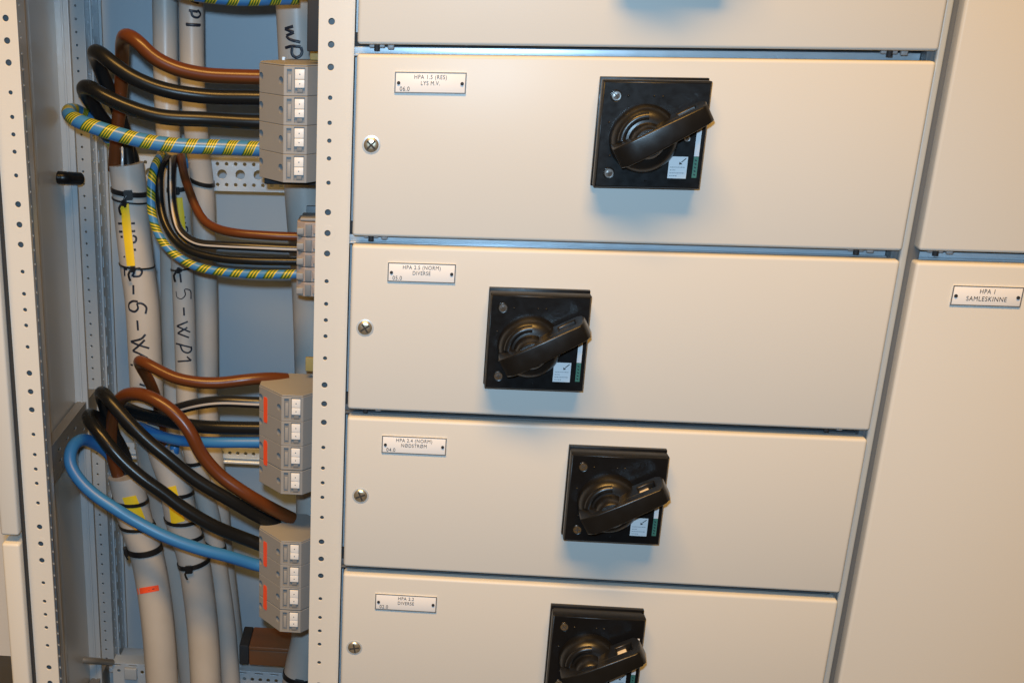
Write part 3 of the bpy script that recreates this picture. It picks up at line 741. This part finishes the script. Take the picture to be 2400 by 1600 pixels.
def mark(parent, ztop, za_, zb_):
    # fluorescent marker stroke on the slanted face, a thin raised ribbon
    f = .70
    n_ = Vector((-.038, -.0325, 0)).normalized()
    c = Vector((XB - .0325 * f, .10 + .038 * f, 0)) + n_ * .0003
    d = Vector((-.0325, .038, 0)).normalized()
    b = bmesh.new(); vs = []
    rnd = random.Random(int(za_ * 1000))
    for k in range(13):
        z = ztop - za_ + (za_ - zb_) * k / 12
        wd = .0042 * (0.75 if k in (0, 12) else 1) + rnd.uniform(-.0003, .0003)
        vs.append([b.verts.new(c + d * s * wd + Vector((0, 0, z)) + n_ * h_) for s, h_ in ((-1, 0), (-1, .0003), (1, .0003), (1, 0))])
    for a, e in zip(vs, vs[1:]):
        for i in range(4): b.faces.new((a[i], a[(i + 1) % 4], e[(i + 1) % 4], e[i]))
    b.faces.new(vs[0]); b.faces.new(vs[-1][::-1])
    bmesh.ops.recalc_face_normals(b, faces=b.faces)
    obj('orange_mark', b, MT['orange'], parent)
mark(b2, -.4115, .0450, .0110); mark(b2, -.4115, .1030, .0690)
mark(b3, -.6095, .0490, .0130); mark(b3, -.6095, .1130, .0770)
# dark terminal of the row above and its rail parts
t = thing('terminal_block', 'dark underside of a terminal block at the top edge beside the post', 'terminal block', (-.115, .12, .05), None)
obj('block_body', box(-.112, -.045, .115, .19, .052, .12, bev=.002), MT['term'], t)
obj('clip', box(-.062, -.045, .108, .114, -.005, .050, bev=.001), MT['dark'], t)
# small terminal row
def small_row():
    x0, y0 = pt(694, 600, .12).x, .12
    zt, zb_ = pt(694, 520, .12).z, pt(694, 695, .12).z
    t = thing('small_terminal_row', 'narrow row of small pinkish terminals between the upper and middle blocks', 'terminal row', (x0, y0, zb_), None)
    n = 5; p = (zt - zb_) / n
    for i in range(n):
        za_ = zb_ + i * p
        P = [(x0, y0 + .008), (x0 + .010, y0), (x0 + .030, y0), (x0 + .040, y0 + .012), (x0 + .040, y0 + .045), (x0, y0 + .045)]
        m = obj('terminal', prism(P, za_ + .0004, za_ + p - .0004, bev=.0008), MT['clear'], t, smooth=False)
        obj('clamp', box(x0 + .0005, x0 + .0090, y0 - .0010, y0 + .0065, za_ + p * .18, za_ + p * .62, bev=.001), MT['term'], m)
        obj('window', box(x0 + .0110, x0 + .0185, y0 - .0020, y0 - .0002, za_ + p * .1, za_ + p * .85, bev=.0006), MT['termin'], m)
        obj('clamp', box(x0 + .0200, x0 + .0290, y0 - .0030, y0 - .0002, za_ + p * .25, za_ + p * .78, bev=.001), MT['clear'], m)
        obj('screw_head', lathe([(.0017, 0), (.0016, .0010)], (x0 + .0245, y0 - .0002, za_ + p * .10), n=12), MT['dark'], m)
        obj('marker_tag', box(x0 + .0305, x0 + .0350, y0 - .0010, y0 + .0004, za_ + p * .2, za_ + p * .8, bev=.0004), MT['white'], m)
    obj('end_bracket', box(x0 + .004, x0 + .038, y0 + .004, y0 + .040, zt + .0004, zt + .004, bev=.001), MT['term'], t)
    obj('end_foot', box(x0 + .026, x0 + .044, y0 + .004, y0 + .040, zb_ - .012, zb_ - .0004, bev=.001), MT['dark'], t)
small_row()
# mounting rail fragments and partitions beside the post
def plate(px0, px1, py0, py1, Y, m, label, name='rail_end'):
    a = pt(px0, py0, Y); b_ = pt(px1, py1, Y)
    return tag(obj(name, box(min(a.x, b_.x), max(a.x, b_.x), Y, Y + .006, min(a.z, b_.z), max(a.z, b_.z), bev=.0008), m), label, 'rail end', 'rail ends beside the post')
plate(727, 775, 90, 142, .165, MT['olive'], 'olive plate standing on the upper terminal block beside the post')
plate(716, 775, 838, 872, .165, MT['olive'], 'olive plate just above the middle terminal block beside the post')
plate(718, 770, 483, 522, .165, MT['termin'], 'dark grey plate just above the small terminal row')
# DIN rail hidden behind the blocks
tag(obj('mounting_rail', box(-.052, -.022, .196, .204, ZB, ZT - .002, bev=.001), MT['galv']), 'upright galvanised rail behind the terminal blocks', 'mounting rail')

# ================================================================ cable ties, tags, stickers
def nearest(key, py):
    _, pts, r = TREES[key]
    best = None
    for i, p in enumerate(pts[1:-1], 1):
        d = p - CP; y = CY + F * d.dot(RD) / d.dot(RF)
        if best is None or abs(y - py) < best[0]: best = (abs(y - py), i)
    i = best[1]
    return pts[i], (pts[i + 1] - pts[i - 1]).normalized(), r
def ring_band(c, T, r, wd, th, tilt=0.0, n=48, rx=None):
    """flat strap round a cable; tilt leans it sideways"""
    nrm = Vector((0, -1, 0)); nrm = (nrm - T * nrm.dot(T)).normalized(); bi = T.cross(nrm)
    b = bmesh.new(); rings = []
    for k in range(n):
        a = 2 * math.pi * k / n
        e = nrm * math.cos(a) + bi * math.sin(a)
        o_ = T * (math.sin(a) * tilt)
        rings.append([b.verts.new(c + o_ + e * (r + dr) + T * dt) for dr, dt in ((.0001, -wd / 2), (th, -wd / 2 * .85), (th, wd / 2 * .85), (.0001, wd / 2))])
    for k in range(n):
        a, d = rings[k], rings[(k + 1) % n]
        for i in range(4): b.faces.new((a[i], a[(i + 1) % 4], d[(i + 1) % 4], d[i]))
    bmesh.ops.recalc_face_normals(b, faces=b.faces)
    return b, nrm, bi
def tie(key, py, wd, label, tilt=0.0, head=None, th=.0013, hs=.0075):
    c, T, r = nearest(key, py); wd *= 1.25; th *= 1.2; hs *= 1.25
    t = thing('cable_tie', label, 'cable tie', c, 'black cable ties')
    b, nrm, bi = ring_band(c, T, r, wd, th, tilt)
    obj('strap', b, MT['tie'], t)
    if head is not None:
        a = head; e = nrm * math.cos(a) + bi * math.sin(a); tg = T.cross(e)
        hb = bmesh.new(); bmesh.ops.create_cube(hb, size=1)
        pos = c + e * (r + .003) + T * (math.sin(a) * tilt)
        for v in hb.verts: v.co = pos + tg * v.co.x * hs * .9 + e * v.co.y * .0055 + T * v.co.z * hs
        bmesh.ops.recalc_face_normals(hb, faces=hb.faces)
        bmesh.ops.bevel(hb, geom=hb.edges[:], offset=.0008, segments=2, affect='EDGES')
        obj('tie_head', hb, MT['tie'], t)
        tl = [pos + e * .002 + tg * .002, pos + tg * .006 + T * .006 + e * .003, pos + tg * .005 + T * .015 + e * .001]
        obj('tail', tube([tuple(q) for q in tl], .0015, n=8, smooth=0, flat=.5), MT['tie'], t)
    return t
tie('g1', 447, .0055, 'broad black tie near the mouth of the thick cable handwritten with 6', -.004, head=-.15, hs=.010)
tie('g1', 468, .0020, 'thin black tie at the top end of the long yellow strip', -.004, head=.1, th=.001, hs=.006)
tie('g1', 624, .0020, 'thin black tie at the lower end of the long yellow strip', -.004, head=.0, th=.001, hs=.006)
tie('t', 440, .0050, 'black tie near the mouth of the cable handwritten -5-WP1', .002, head=.0, hs=.008)
tie('g3', 427, .0050, 'black tie round the rear cable, beside the perforated cross rail', -.006)
tie('t', 626, .0020, 'thin black tie hanging below the banded thin conductor', .002, head=.1, th=.001, hs=.005)
tie('t', 1080, .0045, 'black tie round the cable just below the blue conductor crossing it', .0)
tie('g4', 1172, .0045, 'black tie through the upper slot of the left short yellow tag', -.005)
tie('g4', 1226, .0040, 'black tie through the lower end of the left short yellow tag', -.005, head=-1.25, hs=.008)
tie('g4', 1282, .0075, 'broad black tie above the orange sticker', -.003, head=1.30, hs=.010)
tie('g5', 1150, .0045, 'black tie through the upper slot of the right short yellow tag', -.004)
tie('g5', 1213, .0045, 'black tie through the lower slot of the right short yellow tag', -.004)
tie('g5', 1256, .0050, 'black tie between the right yellow tag and the blue conductor', -.006)
tie('g5', 1312, .0060, 'broad black tie just below the blue conductor on the right lower cable', .002, head=.1, hs=.009)
tie('t', 1272, .0050, 'black tie on the slimmer lower cable where the blue conductor passes', -.008)
tie('r', 1577, .0070, 'broad black tie on the right cable near the bottom edge', .002, head=.0, hs=.012)
def wrap_tag(key, poly, th, m, name, label, cat, marks=None):
    """tag defined by outline corner pixels, laid on the cable surface as a grid"""
    tree, _, _ = TREES[key]
    a, b_, c, d = [Vector((*p, 0)) for p in poly]       # TL TR BR BL
    bm = bmesh.new(); NU, NV = 6, 14; g = []
    for j in range(NV + 1):
        row = []
        for i in range(NU + 1):
            u, v = i / NU, j / NV
            q = a.lerp(b_, u).lerp(d.lerp(c, u), v)
            dr = (RR * ((q.x - CX) / F) + RD * ((q.y - CY) / F) + RF).normalized()
            h = tree.ray_cast(CP, dr)
            if h[0] is None: return None
            row.append((bm.verts.new(h[0] + h[1] * .0001), bm.verts.new(h[0] + h[1] * th)))
        g.append(row)
    for j in range(NV):
        for i in range(NU):
            bm.faces.new([g[j][i][1], g[j][i + 1][1], g[j + 1][i + 1][1], g[j + 1][i][1]])
            bm.faces.new([g[j][i][0], g[j + 1][i][0], g[j + 1][i + 1][0], g[j][i + 1][0]])
    for j in range(NV):
        for i in (0, NU): bm.faces.new([g[j][i][0], g[j][i][1], g[j + 1][i][1], g[j + 1][i][0]])
    for i in range(NU):
        for j in (0, NV): bm.faces.new([g[j][i][0], g[j][i + 1][0], g[j][i + 1][1], g[j][i][1]])
    bmesh.ops.recalc_face_normals(bm, faces=bm.faces)
    o = obj(name, bm, m); tag(o, label, cat); return o
wrap_tag('g1', [(283, 478), (302, 477), (317, 622), (299, 623)], .0018, MT['yellow'], 'cable_marker', 'long yellow strip tied along the thick cable handwritten with 6', 'cable marker')
wrap_tag('t', [(411, 463), (427, 463), (437, 575), (420, 576)], .0018, MT['yellow'], 'cable_marker', 'long yellow strip partly hidden behind the thin black conductors', 'cable marker')
wrap_tag('g4', [(287, 1166), (318, 1160), (348, 1236), (318, 1246)], .0008, MT['yellow'], 'cable_marker', 'short yellow tag on the lower left cable, half covered by the blue conductor', 'cable marker')
wrap_tag('g5', [(391, 1142), (412, 1137), (433, 1220), (402, 1228)], .0008, MT['yellow'], 'cable_marker', 'short yellow tag on the second lower cable, crossed by a black conductor', 'cable marker')
s = wrap_tag('g4', [(322, 1378), (371, 1370), (373, 1383), (324, 1392)], .0004, MT['orange'], 'sticker', 'small fluorescent orange sticker on the lower left grey cable', 'sticker')
TREES['g4b'] = TREES['g4']
if s: strokes('g4', s, [[(336 * 1.0, 1385), (343, 1384)], [(347, 1383), (350, 1382)], [(354, 1380), (366, 1378)]], wd=.0009, sc_=1.0)

# brown duct with dark end near the bottom
t = thing('cable_duct', 'brown duct with a dark end piece near the bottom beside the right cable', 'cable duct', (pt(600, 1560, .30).x, .34, pt(600, 1560, .30).z))
a = pt(583, 1514, .298); b_ = pt(700, 1566, .298)
obj('duct_body', box(a.x, -.03, .30, .36, b_.z, a.z - .007, bev=.0015), MT['brownbox'], t)
obj('duct_lid', box(a.x, -.03, .298, .36, a.z - .0065, a.z, bev=.0015), MT['brownbox'], t)
c_ = pt(560, 1514, .298)
obj('end_piece', box(c_.x, a.x - .0004, .300, .36, b_.z, a.z, bev=.0015), MT['dark'], t)

# ---------------------------------------------------------------- render settings that travel with the file
sc.render.engine = 'CYCLES'
try:
    sc.cycles.use_denoising = True
except Exception: pass
